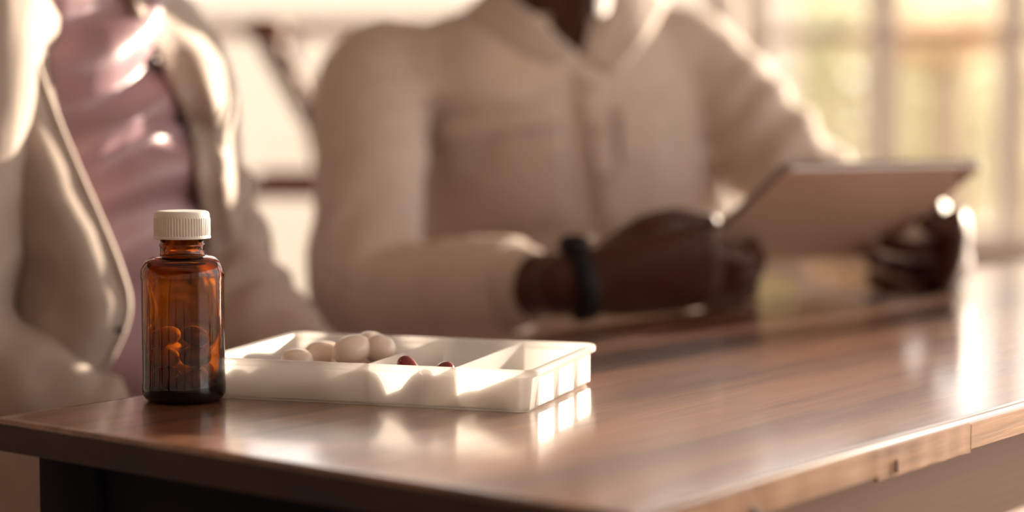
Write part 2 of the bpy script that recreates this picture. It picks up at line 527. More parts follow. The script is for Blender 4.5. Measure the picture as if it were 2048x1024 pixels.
def tree(name, c, r, mm, label, trunk_h, seed):
    rr = random.Random(seed)
    root = tag(empty(name, (c[0], c[1], -0.06)), label, 'tree', 'trees in the garden')
    obj('trunk', *tube([(0, 0, 0), (0.05, 0.02, trunk_h * 0.5), (0, 0, trunk_h + r[2] * 0.6)], [0.12, 0.09, 0.05], 10), M['trunk'], root)
    V, F = [], []
    for k in range(1300):
        while True:
            d = Vector((rr.uniform(-1, 1), rr.uniform(-1, 1), rr.uniform(-1, 1)))
            if 0.1 < d.length < 1: break
        s = d.length ** 0.4 / d.length
        bump = 0.82 + 0.3 * noise.noise(d.normalized() * 2.2 + Vector((seed, 0, 0)))
        p = Vector((d.x * r[0], d.y * r[1], d.z * r[2])) * s * bump + Vector((0, 0, trunk_h + r[2]))
        e1 = Vector((rr.gauss(0, 1), rr.gauss(0, 1), rr.gauss(0, 1))).normalized()
        e2 = e1.orthogonal().normalized()
        a, b = rr.uniform(0.06, 0.11), rr.uniform(0.03, 0.06)
        i = len(V)
        V += [p - e1 * a, p + e2 * b, p + e1 * a, p - e2 * b]
        F.append([i, i + 1, i + 2, i + 3])
    o = obj('foliage', V, F, mm, root, False)
    o['kind'] = 'stuff'
    return root
tree('garden_shrub', (1.62, 9.2, 0), (0.75, 0.6, 0.78), M['leaf'], 'pale green shrub beyond the window, left of the thick white upright', 0.12, 3)
tree('garden_shrub', (2.55, 10.2, 0), (0.85, 0.7, 0.84), M['leaf2'], 'yellow-green shrub beyond the window, right of the thick white upright', 0.15, 5)
tree('garden_shrub', (1.10, 11.4, 0), (0.9, 0.7, 0.90), M['leaf2'], 'yellow-green shrub beyond the window, just past the shoulder', 0.15, 7)
tree('garden_shrub', (3.5, 12.0, 0), (0.9, 0.7, 0.90), M['leaf'], 'pale green shrub beyond the window at the right edge', 0.15, 8)
tree('flowering_shrub', (1.72, 8.0, 0), (0.34, 0.3, 0.06), M['leaf_orange'], 'orange blossoming shrub seen at the horizontal window bar', 1.19, 9)

# a pale wall across the garden on the left
struct('wall_garden', *box(-9, 1.2, 8.4, 8.6, -0.06, 1.42), M['render_wall'])

def lounge_chair():
    y = 2.95
    root = tag(empty('armchair', (at(600, 0, y).x, y, 0)), 'red-brown wooden armchair with a slanted back post, blurred between the two people', 'chair')
    o = Vector(root.location)
    a, b = at(527, 74, y) - o, at(628, 248, y) - o
    arm0, arm1 = at(480, 378, y) - o, at(720, 378, y) - o
    foot_f, foot_b = Vector((arm1.x - 0.02, 0, 0)), Vector((b.x + 0.22, 0, 0))
    for sh in (Vector((0, 0, 0)), Vector((-0.03, 0.46, 0))):
        obj('back_post', *bar(a + sh, b + sh, 0.030, 0.030), M['chair_wood'], root)
        obj('post_knob', *ellipsoid(a + sh + Vector((0, 0, 0.012)), (0.036, 0.024, 0.018)), M['red_wood'], root)
        obj('armrest', *bar(arm0 + sh, arm1 + sh, 0.045, 0.026), M['red_wood'], root)
        obj('leg', *bar(arm1 + sh, foot_f + sh, 0.03, 0.03), M['chair_wood'], root)
        obj('leg', *bar(b + sh, foot_b + sh, 0.03, 0.03), M['chair_wood'], root)
    for t in (0.12, 0.5, 0.88):
        p = lerp(a, b, t)
        obj('back_slat', *bar(p, p + Vector((-0.03, 0.46, 0)), 0.016, 0.04), M['chair_wood'], root)
    obj('seat', *bevel_box(arm0.x, foot_b.x - 0.04, -0.02, 0.46, 0.40, 0.46, 0.012), M['cushion'], root)
lounge_chair()

# ------------------------------------------------------------------ the desk
TT = 0.6614
A_ = Vector((-math.cos(TT), math.sin(TT), 0)); B_ = Vector((math.sin(TT), math.cos(TT), 0))
TC = Vector((0.0506, 0.8614, 0)); TW, TL, TH = 0.4417, 1.9, 0.019
desk = tag(empty('desk', TC, math.atan2(B_.y, B_.x)), 'narrow walnut desk with glossy top and navy end panel', 'desk')
r0 = 0.006
outs = [inset_loop(TL, TW, r0, i, z) for i, z in ((0.0022, TZ - TH), (0.0008, TZ - TH + 0.0006), (0, TZ - TH + 0.002), (0, TZ - 0.0022), (0.0006, TZ - 0.0008), (0.0020, TZ), (0.0060, TZ))]
obj('tabletop', *loops(outs), M['walnut'], desk, True, 50)
# edge banding along the long near edge: three lengths, slightly uneven, with a nick
def along_px(px):
    best = min((abs((at_edge(s)) - px), s) for s in np.linspace(0, TL, 4000))
    return best[1]
def at_edge(s):
    p = TC + B_ * s
    d = p.y * math.cos(PITCH) - (TZ - CAMZ) * math.sin(PITCH)
    return 1024 + FPX * p.x / d
joints = [0.012, along_px(1510), along_px(1752), along_px(1938), TL - 0.01]
for k in range(4):
    a, b = joints[k], joints[k + 1] - (0.0008 if k < 3 else 0)
    rr = random.Random(k + 2)
    lo = TZ - TH + (0.0, 0.0012, -0.0010, 0.0004)[k]; hi = TZ - 0.0022 - (0.0006, 0.0, 0.0005, 0.0012)[k]
    nseg = 40
    V, F = [], []
    for i in range(nseg + 1):
        x = a + (b - a) * i / nseg
        zl = lo + 0.0007 * noise.noise((x * 60, k, 0)); yo = -0.0016 - 0.0005 * noise.noise((x * 45, 3, k))
        V += [(x, 0.001, zl), (x, yo, zl + 0.0006), (x, yo, hi - 0.0006), (x, 0.001, hi)]
    for i in range(nseg):
        for j in range(3):
            q = i * 4 + j
            F.append([q, q + 1, q + 5, q + 4])
    F += [[0, 3, 2, 1], [nseg * 4 + j for j in range(4)]]
    obj('edge_strip', V, F, M['walnut_edge'], desk, True, 40)
xs = along_px(1788)
obj('nick', *bevel_box(xs - 0.0007, xs + 0.0007, -0.0024, 0.0, TZ - TH + 0.001, TZ - TH + 0.0085, 0.0003), M['black'], desk)
xs = along_px(1503)
obj('knot', *ellipsoid((xs, -0.0016, TZ - TH + 0.004), (0.004, 0.0008, 0.003)), M['black'], desk)
# strip added along the short near edge, shade put into its dark colour
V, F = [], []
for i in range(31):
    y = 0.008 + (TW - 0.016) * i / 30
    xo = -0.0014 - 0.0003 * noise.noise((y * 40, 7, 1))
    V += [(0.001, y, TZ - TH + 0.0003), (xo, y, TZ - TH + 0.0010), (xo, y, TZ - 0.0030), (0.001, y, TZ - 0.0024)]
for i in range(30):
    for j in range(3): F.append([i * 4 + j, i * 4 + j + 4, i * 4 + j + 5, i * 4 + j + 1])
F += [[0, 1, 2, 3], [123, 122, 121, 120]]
obj('shaded_end_strip', V, F, M['shaded_end'], desk, True, 40)['label'] = 'end strip with shade put into its dark colour'
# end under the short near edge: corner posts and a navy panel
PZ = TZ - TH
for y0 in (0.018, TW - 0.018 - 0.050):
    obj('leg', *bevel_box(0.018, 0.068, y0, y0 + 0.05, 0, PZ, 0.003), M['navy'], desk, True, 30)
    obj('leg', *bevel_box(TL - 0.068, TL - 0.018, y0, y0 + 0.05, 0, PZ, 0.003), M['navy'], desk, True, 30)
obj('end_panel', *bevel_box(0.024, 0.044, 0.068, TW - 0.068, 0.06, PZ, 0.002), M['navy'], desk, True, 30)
nb = 4
for k in range(nb):
    x0 = 0.07 + (TL - 0.14) * k / nb
    obj('board', *bevel_box(x0, x0 + (TL - 0.14) / nb - 0.0004, 0.036, 0.052, 0.08, PZ, 0.002), M['brown_board'], desk, True, 30)

# ------------------------------------------------------------------ amber bottle
BP = at(368.5, 803, 1.2); BX, BY = BP.x, 1.2
bottle = tag(empty('medicine_bottle', (BX, BY, TZ)), 'amber glass medicine bottle with ribbed white screw cap beside the tray', 'bottle')
R = 0.0252
outer = [(0.0, 0.0012), (0.014, 0.0010), (0.0185, 0.0), (0.0215, 0.0004), (0.0236, 0.0022), (R, 0.005), (R, 0.010), (R - 0.0004, 0.0125), (R - 0.0004, 0.0735), (R, 0.0752)]
for k in range(0, 10):
    a = math.radians(90 * k / 9)
    outer.append((R - 0.0102 + 0.0102 * math.cos(a), 0.0768 + 0.0108 * math.sin(a)))
outer += [(0.0140, 0.0882), (0.0133, 0.0893), (0.0133, 0.0930), (0.0138, 0.0938), (0.0138, 0.0948), (0.0130, 0.0955), (0.0130, 0.106), (0.0124, 0.1066)]
inner = [(0.0112, 0.1066), (0.0108, 0.106), (0.0108, 0.0900), (0.0118, 0.0878)]
ri = R - 0.0024
for k in range(9, -1, -1):
    a = math.radians(90 * k / 9)
    inner.append((ri - 0.0095 + 0.0095 * math.cos(a), 0.0755 + 0.0095 * math.sin(a)))
inner += [(ri, 0.0105), (ri - 0.0012, 0.0080), (ri - 0.005, 0.0068), (0.010, 0.0070), (0.0, 0.0074)]
V, F = lathe(outer + inner, 72)
gl = obj('glass_body', V, F, M['amber'], bottle)
bm = bmesh.new(); bm.from_mesh(gl.data)
bmesh.ops.remove_doubles(bm, verts=list(bm.verts), dist=1e-6)
bmesh.ops.recalc_face_normals(bm, faces=list(bm.faces))
bm.to_mesh(gl.data); bm.free()
# cap
NR = 60
cp = [(0.0, 0.1146), (0.0120, 0.1148), (0.0145, 0.1146), (0.0158, 0.1140), (0.0164, 0.1128), (0.0165, 0.1108), (0.0165, 0.1100), (0.0165, 0.1005), (0.0166, 0.1000), (0.0171, 0.0995), (0.0171, 0.0984), (0.0166, 0.0981), (0.0152, 0.0981), (0.0150, 0.0985), (0.0150, 0.108), (0.0, 0.1084)]
def rip(j, a):
    if j in (6, 7):
        t = (a * NR / (2 * PI)) % 1.0
        return 0.00045 if t < 0.5 else -0.0002
    return 0.0
V, F = lathe(cp, NR * 4, rip)
obj('screw_cap', V, F, M['cap'], bottle, True, 35)

def pill(name, c, r, yaw, tilt, mm, label, group, seam=False):
    rot = Matrix.Rotation(yaw, 3, 'Z') @ Matrix.Rotation(tilt, 3, 'Y')
    # softgel: long axis x, a little fuller than an ellipsoid
    V, F = ellipsoid((0, 0, 0), (1, 1, 1), None, 28, 18)
    W = []
    for v in V:
        x, y, z = v
        s = (1 - abs(x) ** 2.6) ** 0.5 if abs(x) < 1 else 0.0
        h = math.hypot(y, z)
        if h > 1e-6: y, z = y / h * s, z / h * s
        W.append(rot @ Vector((x * r[0], y * r[1], z * r[2])))
    o = obj(name, W, F, mm)
    o.location = c
    tag(o, label, 'pill', group)
    if seam:
        S = []
        n = 40
        for k in range(n):
            a = 2 * PI * k / n
            ca, sa = math.cos(a), math.sin(a)
            s = (1 - abs(ca) ** 2.6) ** 0.5 * (1 if sa >= 0 else -1)
            S.append(rot @ Vector((ca * r[0] * 1.004, s * r[1] * 1.004, 0)))
        S.append(S[0])
        obj('seam', *tube(S, [0.00022] * len(S), 6, cap=False), mm, o)
    return o

# pills inside the bottle
rb = random.Random(4)
spots = [(-0.0085, -0.0105, 0.0118, 0.3, 0, 'gel_red', 'dark red pill lying at the front left on the bottle floor'), (0.0095, -0.0095, 0.0118, 1.4, 0, 'gel_red', 'dark red pill lying at the front right on the bottle floor'),
         (0.010, 0.010, 0.0118, 2.4, 0, 'gel_cream', 'pale pill at the back of the amber bottle'), (-0.009, 0.009, 0.0118, 0.9, 0, 'gel_cream', 'pale pill at the back of the amber bottle'),
         (-0.0105, -0.008, 0.0242, 0.1, 0.2, 'gel_cream', 'pale pill in the bottle, below the topmost bright one'), (0.0085, -0.010, 0.0250, 0.5, 0.1, 'gel_red', 'dark red pill in the bottle, second from the floor at right'),
         (0.006, 0.011, 0.0242, 0.2, 0, 'gel_red', 'dark red pill half hidden behind others in the bottle'), (-0.010, 0.008, 0.0250, 1.2, 0, 'gel_cream', 'pale pill at the back of the amber bottle'),
         (-0.0100, -0.006, 0.0368, 0.5, -0.15, 'gel_cream', 'topmost pale pill in the bottle, glowing orange at left'), (0.0085, -0.0085, 0.0374, 0.9, 0.3, 'gel_red', 'round dark red pill at the top right of the bottle contents')]
for x, y, z, yaw, tl, mm, lab in spots:
    pill('pill', (BX + x, BY + y, TZ + z + 0.0020), (0.0098, 0.0064, 0.0062), yaw, tl, M[mm], lab, 'pills inside the amber bottle')

# ------------------------------------------------------------------ pill tray
TRW, TRD, TRH = 0.2136, 0.1425, 0.0255
th = -0.3114
e1 = Vector((math.cos(th), math.sin(th), 0)); e2 = Vector((-math.sin(th), math.cos(th), 0))
tray_o = Vector((0.0125, 1.1400, TZ)) - e1 * TRW
tray = tag(empty('pill_tray', tray_o, th), 'frosted white plastic tray divided in three, holding pills', 'tray')
r0 = 0.011
prof = [(0.0085, 0.0), (0.0062, 0.0006), (0.0052, 0.0020), (0.0034, 0.0200), (0.0030, 0.0212), (0.0004, 0.0214), (0.0, 0.0220), (0.0, 0.0246), (0.0007, 0.0254), (0.0018, 0.0256), (0.0042, 0.0254), (0.0050, 0.0244), (0.0068, 0.0034), (0.0080, 0.0022), (0.0100, 0.0018)]
obj('tray_body', *loops([inset_loop(TRW, TRD, r0, i, z) for i, z in prof]), M['frost'], tray, True, 50)
DIV = (0.512, 0.768)
for f_ in DIV:
    x = f_ * TRW
    V = [(x - 0.0011, 0.0062, 0.0016), (x + 0.0011, 0.0062, 0.0016), (x + 0.0011, TRD - 0.0062, 0.0016), (x - 0.0011, TRD - 0.0062, 0.0016),
         (x - 0.0006, 0.0046, 0.0250), (x + 0.0006, 0.0046, 0.0250), (x + 0.0006, TRD - 0.0046, 0.0250), (x - 0.0006, TRD - 0.0046, 0.0250)]
    obj('divider', V, [[0, 3, 2, 1], [4, 5, 6, 7], [0, 1, 5, 4], [1, 2, 6, 5], [2, 3, 7, 6], [3, 0, 4, 7]], M['frost'], tray, False)
for f0, f1 in ((0.15, 0.335), (0.445, 0.63), (0.735, 0.90)):
    # panel added on the right-hand side wall, far edge proud to mirror the sun
    y0, y1 = f0 * TRD, f1 * TRD
    xn, xf, xb = TRW - 0.0036, TRW - 0.0024, TRW - 0.0060
    V = [(xb, y0, 0.0026), (xn, y0, 0.0026), (xf, y1, 0.0026), (xb, y1, 0.0026), (xb, y0, 0.0190), (xn, y0, 0.0190), (xf, y1, 0.0190), (xb, y1, 0.0190)]
    obj('sun_stripe_panel', V, [[0, 3, 2, 1], [4, 5, 6, 7], [0, 1, 5, 4], [1, 2, 6, 5], [2, 3, 7, 6], [3, 0, 4, 7]], M['frost'], tray, False)

def tloc(u, v, z):
    return tray_o + e1 * u + e2 * v + Vector((0, 0, z))
def tray_from_px(px, py, z):
    """where the sight line of a pixel meets height z over the desk"""
    d = ray_dir(px, py)
    t = (TZ + z - CAMZ) / d.z
    return Vector((0, 0, CAMZ)) + d * t
rp = random.Random(11)
zf = 0.0020
LOW = ['at the front left corner of the tray', 'second along the front wall of the tray', 'third along the front wall of the tray', 'by the divider near the front wall', 'at the left end of the second row', 'in the middle of the second row', 'in the second row beside the divider', 'half hidden behind the pile', 'at the back beside the divider', 'at the back left of the pile', 'furthest back in the large compartment']
for k, (u, v, yaw) in enumerate([(0.024, 0.024, 0.4), (0.050, 0.026, 0.9), (0.076, 0.022, 0.2), (0.096, 0.040, 1.5), (0.030, 0.050, 1.2), (0.056, 0.052, 0.3), (0.081, 0.056, 0.7), (0.060, 0.080, 2.0), (0.090, 0.082, 0.1), (0.038, 0.082, 0.6), (0.074, 0.104, 1.1)]):
    pill('softgel', tloc(u, v, zf + 0.0082), (0.0118, 0.0082, 0.0082), yaw + th, 0, M['gel_white' if k % 3 else 'gel_cream'],
         'low softgel ' + LOW[k], 'softgels under the pile')
tops = [((648, 708), 0.0185, (0.0130, 0.0082, 0.0084), 0.75, 0.12, 'white softgel lying flat, leftmost of the large ones above the rim', True),
        ((704, 700), 0.0245, (0.0126, 0.0092, 0.0094), 0.85, -0.25, 'large pearly softgel in the middle of the pile above the rim', False),
        ((740, 690), 0.0250, (0.0115, 0.0088, 0.0088), 1.25, 0.1, 'pearly softgel at the very top and back of the pile', False),
        ((760, 699), 0.0240, (0.0100, 0.0090, 0.0094), 0.35, 0.45, 'rightmost pearly softgel of the pile, next to the divider', False),
        ((594, 722), 0.0190, (0.0100, 0.0078, 0.0078), 0.5, 0.0, 'softgel barely showing over the rim at the left of the pile', False)]
for (px, py), z, r, yaw, tl, lab, sm in tops:
    c = tray_from_px(px, py, z)
    pill('softgel', c, r, yaw + th, tl, M['gel_white'], lab, 'pearly softgels above the rim', sm)
for (u, v, z, yaw, tl, lab) in [(0.1255, 0.034, 0.0145, 0.3, 1.15, 'dark red capsule standing steeply against the divider in the tray'),
                               (0.1480, 0.024, 0.0150, 2.6, 0.85, 'dark red capsule showing as a dome in the middle compartment')]:
    pill('capsule', tloc(u, v, z), (0.0138, 0.0068, 0.0068), yaw + th, tl, M['gel_red'], lab, 'dark red capsules in the tray')
for (u, v, yaw, lab) in [(0.186, 0.022, 0.1, 'tan pill in the right compartment near the front wall'), (0.134, 0.060, 0.8, 'tan pill flat on the floor of the middle compartment')]:
    pill('pill', tloc(u, v, zf + 0.0065), (0.0150, 0.0090, 0.0065), yaw + th, 0, M['gel_tan'], lab, 'tan pills in the tray')

# ------------------------------------------------------------------ tablet
PTL, PTR, PBR, PBL = Vector((0.2275, 1.660, 0.8730)), Vector((0.4220, 1.785, 0.8735)), Vector((0.3480, 1.900, 0.7835)), Vector((0.1535, 1.780, 0.7835))
tc_ = (PTL + PTR + PBR + PBL) / 4
tx = ((PTR + PBR) - (PTL + PBL)).normalized()
ty = ((PTL + PTR) - (PBL + PBR)); ty = (ty - tx * ty.dot(tx)).normalized()
tz = tx.cross(ty)                                # towards the camera when negative y
if tz.y > 0: tz_back = -tz
else: tz_back = tz
TABM = Matrix((tx, ty, tx.cross(ty))).transposed()
TBW, TBH, TBT = 0.231, 0.166, 0.0075
tablet = empty('tablet', tc_)
tablet.rotation_euler = TABM.to_euler()
tag(tablet, 'thin tablet computer with metal back held up in both hands', 'tablet')
sgn = 1 if tx.cross(ty).y < 0 else -1            # local z sign of the back face
def tab_loop(i, z):
    return [(x + i - TBW / 2, y + i - TBH / 2, z * sgn) for x, y in rrect(TBW - 2 * i, TBH - 2 * i, max(0.011 - i, 0.001), 6)]
obj('back_shell', *loops([tab_loop(0.004, 0.0), tab_loop(0.0016, 0.0005), tab_loop(0.0013, -0.0008)]), M['tablet_back'], tablet, True, 40)
obj('edge_band', *loops([tab_loop(0.0013, -0.0004), tab_loop(0.0004, -0.0012), tab_loop(0, -0.0028), tab_loop(0, -0.0055), tab_loop(0.0010, -0.0072)]), M['tablet_edge'], tablet, True, 40)
obj('screen', *loops([tab_loop(0.0010, -0.0068), tab_loop(0.0014, -0.0078)]), M['screen'], tablet, True, 40)
cb = [(TBW / 2 - 0.016 + 0.005 * math.cos(a), TBH / 2 - 0.016 + 0.005 * math.sin(a)) for a in np.linspace(0, 2 * PI, 25)[:-1]]
obj('camera_lens', *loops([[(x, y, 0.0004 * sgn) for x, y in cb], [(x, y, 0.0012 * sgn) for x, y in cb]]), M['screen'], tablet, True, 40)

def on_tab(px, py, off=0.0):
    """point on the tablet's back along a pixel's sight line, lifted off it by off"""
    d = ray_dir(px, py); o = Vector((0, 0, CAMZ))
    t = (tc_ - o).dot(tz_back) / d.dot(tz_back)
    return o + d * t + tz_back * off

# ------------------------------------------------------------------ people
def limb(P, R, up=None, n=5, segs=18):
    return tube(P, R, segs, up, True, True, n)

def fold_field(co, joints_, axes, amp=0.004, wave=0.04, reach=0.07):
    """creases that run round a limb near its bends; joints_: points, axes: limb direction there"""
    d = np.zeros(len(co))
    for J, ax, a in zip(joints_, axes, amp if hasattr(amp, '__len__') else [amp] * len(joints_)):
        J = np.array(J); ax = np.array(ax) / np.linalg.norm(ax)
        rel = co - J
        w = np.exp(-(rel ** 2).sum(1) / (reach ** 2))
        idx = np.where(w > 0.03)[0]
        if len(idx) == 0: continue
        nz = fbm(co[idx], (12, 12, 12), 3.1, 2)
        d[idx] += a * w[idx] * np.sin(2 * PI * (rel[idx] @ ax) / wave + nz * 3.5)
    return d

def head_parts(c, fwd, s=1.0):
    """skull, jaw, nose, brow, lips and ears around the head centre c, looking along fwd"""
    f = Vector(fwd).normalized(); r = f.cross(Vector((0, 0, 1))).normalized(); u = r.cross(f)
    Mx = Matrix((r, f, u)).transposed()
    def P(x, y, z): return Vector(c) + Mx @ Vector((x * s, y * s, z * s))
    E = lambda p, q: ellipsoid(P(*p), [k * s for k in q], Mx, 20, 14)
    out = [E((0, -0.012, 0.035), (0.074, 0.094, 0.082)), E((0, 0.022, -0.030), (0.060, 0.066, 0.078)), E((0, 0.050, -0.082), (0.034, 0.034, 0.026)),
           E((0, 0.082, 0.022), (0.050, 0.014, 0.012)), E((0, 0.094, -0.018), (0.015, 0.018, 0.016)), E((0, 0.088, 0.004), (0.010, 0.013, 0.022)),
           E((0, 0.084, -0.052), (0.026, 0.010, 0.006)), E((0, 0.082, -0.062), (0.023, 0.010, 0.007)),
           E((-0.078, -0.005, 0.0), (0.010, 0.022, 0.032)), E((0.078, -0.005, 0.0), (0.010, 0.022, 0.032))]
    eyes = []
    for sx in (-0.031, 0.031):
        eyes.append((E((sx, 0.0735, 0.004), (0.0125, 0.0110, 0.0050)), E((sx, 0.0815, 0.0035), (0.0048, 0.0036, 0.0042)), E((sx, 0.0765, 0.0095), (0.0150, 0.0085, 0.0032))))
    hair = [E((0, -0.020, 0.048), (0.080, 0.096, 0.082)), E((0, -0.045, 0.0), (0.078, 0.066, 0.075))]
    return out, eyes, hair

# ---- the man
SR, SL = at(748, 150, 2.06), at(1392, 120, 2.20)             # shoulder joints
ER, EL = at(735, 588, 1.85), at(1690, 475, 2.16)             # elbows
WR, WL = at(1168, 566, 1.685), at(1893, 528, 1.93)           # wrists
NB = Vector((0.045, 2.12, 1.00))
ax_s = (SL - SR); ax_s.z = 0; ax_s.normalize()
fw_m = Vector((ax_s.y, -ax_s.x, 0))
HIP = Vector((0.075, 2.31, 0.50))

def torso(rings, fwd, segs=26):
    """rings: (centre, half width, half depth) from hip to neck, tilted along the spine"""
    V, F = [], []
    side = Vector((-fwd.y, fwd.x, 0))
    for c, a, b in rings:
        for k in range(segs):
            t = 2 * PI * k / segs
            ct, st = math.cos(t), math.sin(t)
            e = 2.35
            q = (abs(ct) ** e + abs(st) ** e) ** (-1 / e)
            V.append(Vector(c) + side * (a * ct * q) + fwd * (b * st * q))
    n = len(rings)
    for j in range(n - 1):
        for k in range(segs):
            p, q = j * segs + k, j * segs + (k + 1) % segs
            F.append([p, q, q + segs, p + segs])
    F.append(list(range(segs))[::-1]); F.append([(n - 1) * segs + k for k in range(segs)])
    return V, F

mid_s = (SR + SL) / 2
def man_rings(k):
    g = k
    return [(HIP + Vector((0, 0, -0.08)), 0.165 + g, 0.115 + g), (HIP, 0.172 + g, 0.120 + g), (lerp(HIP, mid_s, 0.3) + ax_s * 0.015, 0.156 + g, 0.118 + g),
            (lerp(HIP, mid_s, 0.6) + ax_s * 0.020, 0.160 + g, 0.122 + g), (lerp(HIP, mid_s, 0.80) + ax_s * 0.018, 0.166 + g, 0.120 + g), (lerp(HIP, mid_s, 0.95), 0.178 + g, 0.098 + g),
            (mid_s + Vector((0, 0, 0.035)), 0.150 + g, 0.078 + g * 0.7), (mid_s + Vector((0, 0, 0.058)), 0.100 + g * 0.6, 0.062 + g * 0.4), (NB + Vector((0, 0, 0.02)), 0.060, 0.056)]

def finger(P, r0, r1):
    n = len(P)
    return tube(P, [r0 + (r1 - r0) * k / (n - 1) for k in range(n)], 12, None, True, True, 3)

# viewer-left hand: back of the hand to the camera, fingers reaching behind the tablet's lower corner
T = on_tab
def hand_left():
    out = []
    kn = [at(1392, 488, 1.700), at(1400, 520, 1.705), at(1396, 553, 1.712), at(1380, 585, 1.720)]
    wr = WR
    palm_mid = (kn[1] + kn[2]) / 2
    side = (kn[0] - kn[3]).normalized()
    out.append(tube([wr - (palm_mid - wr) * 0.25, wr, lerp(wr, palm_mid, 0.35), lerp(wr, palm_mid, 0.75), lerp(wr, palm_mid, 1.05)],
                    [(0.021, 0.027), (0.022, 0.029), (0.022, 0.037), (0.019, 0.041), (0.014, 0.040)], 20, side, True, True, 3))
    tips = [(1500, 474), (1512, 494), (1500, 520), (1478, 548)]
    mids = [(1452, 462), (1468, 496), (1462, 530), (1440, 566)]
    for k in range(4):
        kk = kn[k]
        m_ = T(*mids[k], 0.030); t_ = T(*tips[k], 0.0095)
        m2 = lerp(m_, t_, 0.55) + tz_back * 0.004
        out.append(finger([lerp(kk, wr, 0.12), kk, m_, m2, t_], 0.0118 - 0.0004 * k, 0.0080 - 0.0004 * k))
    # thumb: from the base of the palm over the screen side of the tablet edge
    b0 = lerp(wr, kn[0], 0.25) + Vector((0, 0.012, 0.012))
    out.append(finger([b0, at(1290, 462, 1.705), at(1358, 441, 1.722), at(1418, 444, 1.738)], 0.0165, 0.0095))
    out.append(ellipsoid(lerp(wr, kn[0], 0.45) + Vector((0, 0.010, 0.004)), (0.030, 0.018, 0.022)))
    return out
def hand_right():
    out = []
    kn = [at(1908, 436, 1.842), at(1914, 468, 1.848), at(1906, 502, 1.854), at(1888, 538, 1.862)]
    wr = WL
    pm = (kn[1] + kn[2]) / 2
    side = (kn[0] - kn[3]).normalized()
    out.append(tube([wr + (wr - pm) * 0.3, wr, lerp(wr, pm, 0.4), lerp(wr, pm, 0.8), lerp(wr, pm, 1.0)],
                    [(0.020, 0.026), (0.021, 0.028), (0.018, 0.035), (0.016, 0.038), (0.012, 0.036)], 20, side, True, True, 3))
    mids = [(1893, 420), (1850, 452), (1832, 496), (1820, 540)]
    tips = [(1842, 430), (1764, 468), (1736, 500), (1735, 538)]
    for k in range(4):
        m_ = T(*mids[k], 0.022 if k else 0.016); t_ = T(*tips[k], 0.0092)
        m2 = lerp(m_, t_, 0.55) + tz_back * 0.004
        out.append(finger([lerp(kn[k], wr, 0.12), kn[k], m_, m2, t_], 0.0115 - 0.0004 * k, 0.0082 - 0.0004 * k))
    b0 = lerp(wr, kn[0], 0.3) + Vector((0, 0.012, 0.008))
    out.append(finger([b0, lerp(b0, T(1868, 452, -0.03), 0.5) + Vector((0.006, 0.006, 0.004)), T(1868, 446, -0.022), T(1820, 446, -0.0185)], 0.0150, 0.0090))
    return out

hp, eyes, hair = head_parts(NB + fw_m * 0.03 + Vector((0, 0, 0.195)), fw_m + Vector((0.1, 0, -0.25)))
hipR, hipL = HIP - ax_s * 0.09, HIP + ax_s * 0.09
hipR.z = hipL.z = 0.52
knR, knL = Vector((-0.05, 1.86, 0.52)), Vector((0.22, 1.98, 0.52))
anR, anL = Vector((-0.04, 1.92, 0.09)), Vector((0.26, 2.06, 0.09))
body = [torso(man_rings(-0.014), fw_m), limb([NB - Vector((0, 0, 0.06)), NB + fw_m * 0.006 + Vector((0, 0, 0.04)), NB + fw_m * 0.02 + Vector((0, 0, 0.13))], [0.060, 0.055, 0.056]),
        limb([SR, lerp(SR, ER, 0.5), ER, lerp(ER, WR, 0.4), WR], [0.046, 0.042, 0.037, 0.036, 0.025]),
        limb([SL, lerp(SL, EL, 0.5), EL, lerp(EL, WL, 0.4), WL], [0.046, 0.042, 0.037, 0.034, 0.025]),
        limb([hipR, lerp(hipR, knR, 0.5), knR, lerp(knR, anR, 0.4), anR], [0.080, 0.072, 0.055, 0.050, 0.034]),
        limb([hipL, lerp(hipL, knL, 0.5), knL, lerp(knL, anL, 0.4), anL], [0.080, 0.072, 0.055, 0.050, 0.034])]
me = fuse(body + hp + hand_left() + hand_right(), 0.0036, 2)
man = link('person', me, M['skin_dark'])
tag(man, 'seated person in beige overshirt with black wristwatch, holding a tablet in both hands', 'person')
def add_eyes(eyes, who, skin):
    for ball, iris, lid in eyes:
        e = obj('eye', *ball, M['eye'], who)
        obj('iris', *iris, M['button'], e)
        obj('eyelid', *lid, skin, e)
add_eyes(eyes, man, M['skin_dark'])
hv, hf = joinvf(hair)
link('hair', fuse(hair, 0.006, 3), M['hair'], man)

# trousers and shoes
tr = fuse([torso([(HIP + Vector((0, 0.0, -0.10)), 0.172, 0.125), (HIP + Vector((0, 0, -0.02)), 0.182, 0.132), (HIP + Vector((0, -0.01, 0.06)), 0.172, 0.125)], fw_m),
           limb([hipR, lerp(hipR, knR, 0.5), knR, lerp(knR, anR, 0.4), anR], [0.092, 0.082, 0.068, 0.064, 0.052]),
           limb([hipL, lerp(hipL, knL, 0.5), knL, lerp(knL, anL, 0.4), anL], [0.092, 0.082, 0.068, 0.064, 0.052])], 0.010, 4,
          lambda co, no: 0.004 * fbm(co, (10, 10, 10), 1.0))
link('trousers', tr, M['khaki'], man)
def shoe(a, fwd):
    f = Vector(fwd).normalized()
    return fuse([tube([Vector((a.x, a.y, 0.05)) - f * 0.05, Vector((a.x, a.y, 0.048)) + f * 0.06, Vector((a.x, a.y, 0.036)) + f * 0.16], [(0.036, 0.044), (0.042, 0.046), (0.034, 0.030)], 16, (0, 0, 1), n=4),
                 tube([Vector((a.x, a.y, 0.05)), Vector((a.x, a.y, 0.10))], [0.04, 0.042], 14)], 0.006, 4)
link('shoe', shoe(anR, fw_m), M['shoe'], man)
link('shoe', shoe(anL, fw_m), M['shoe'], man)

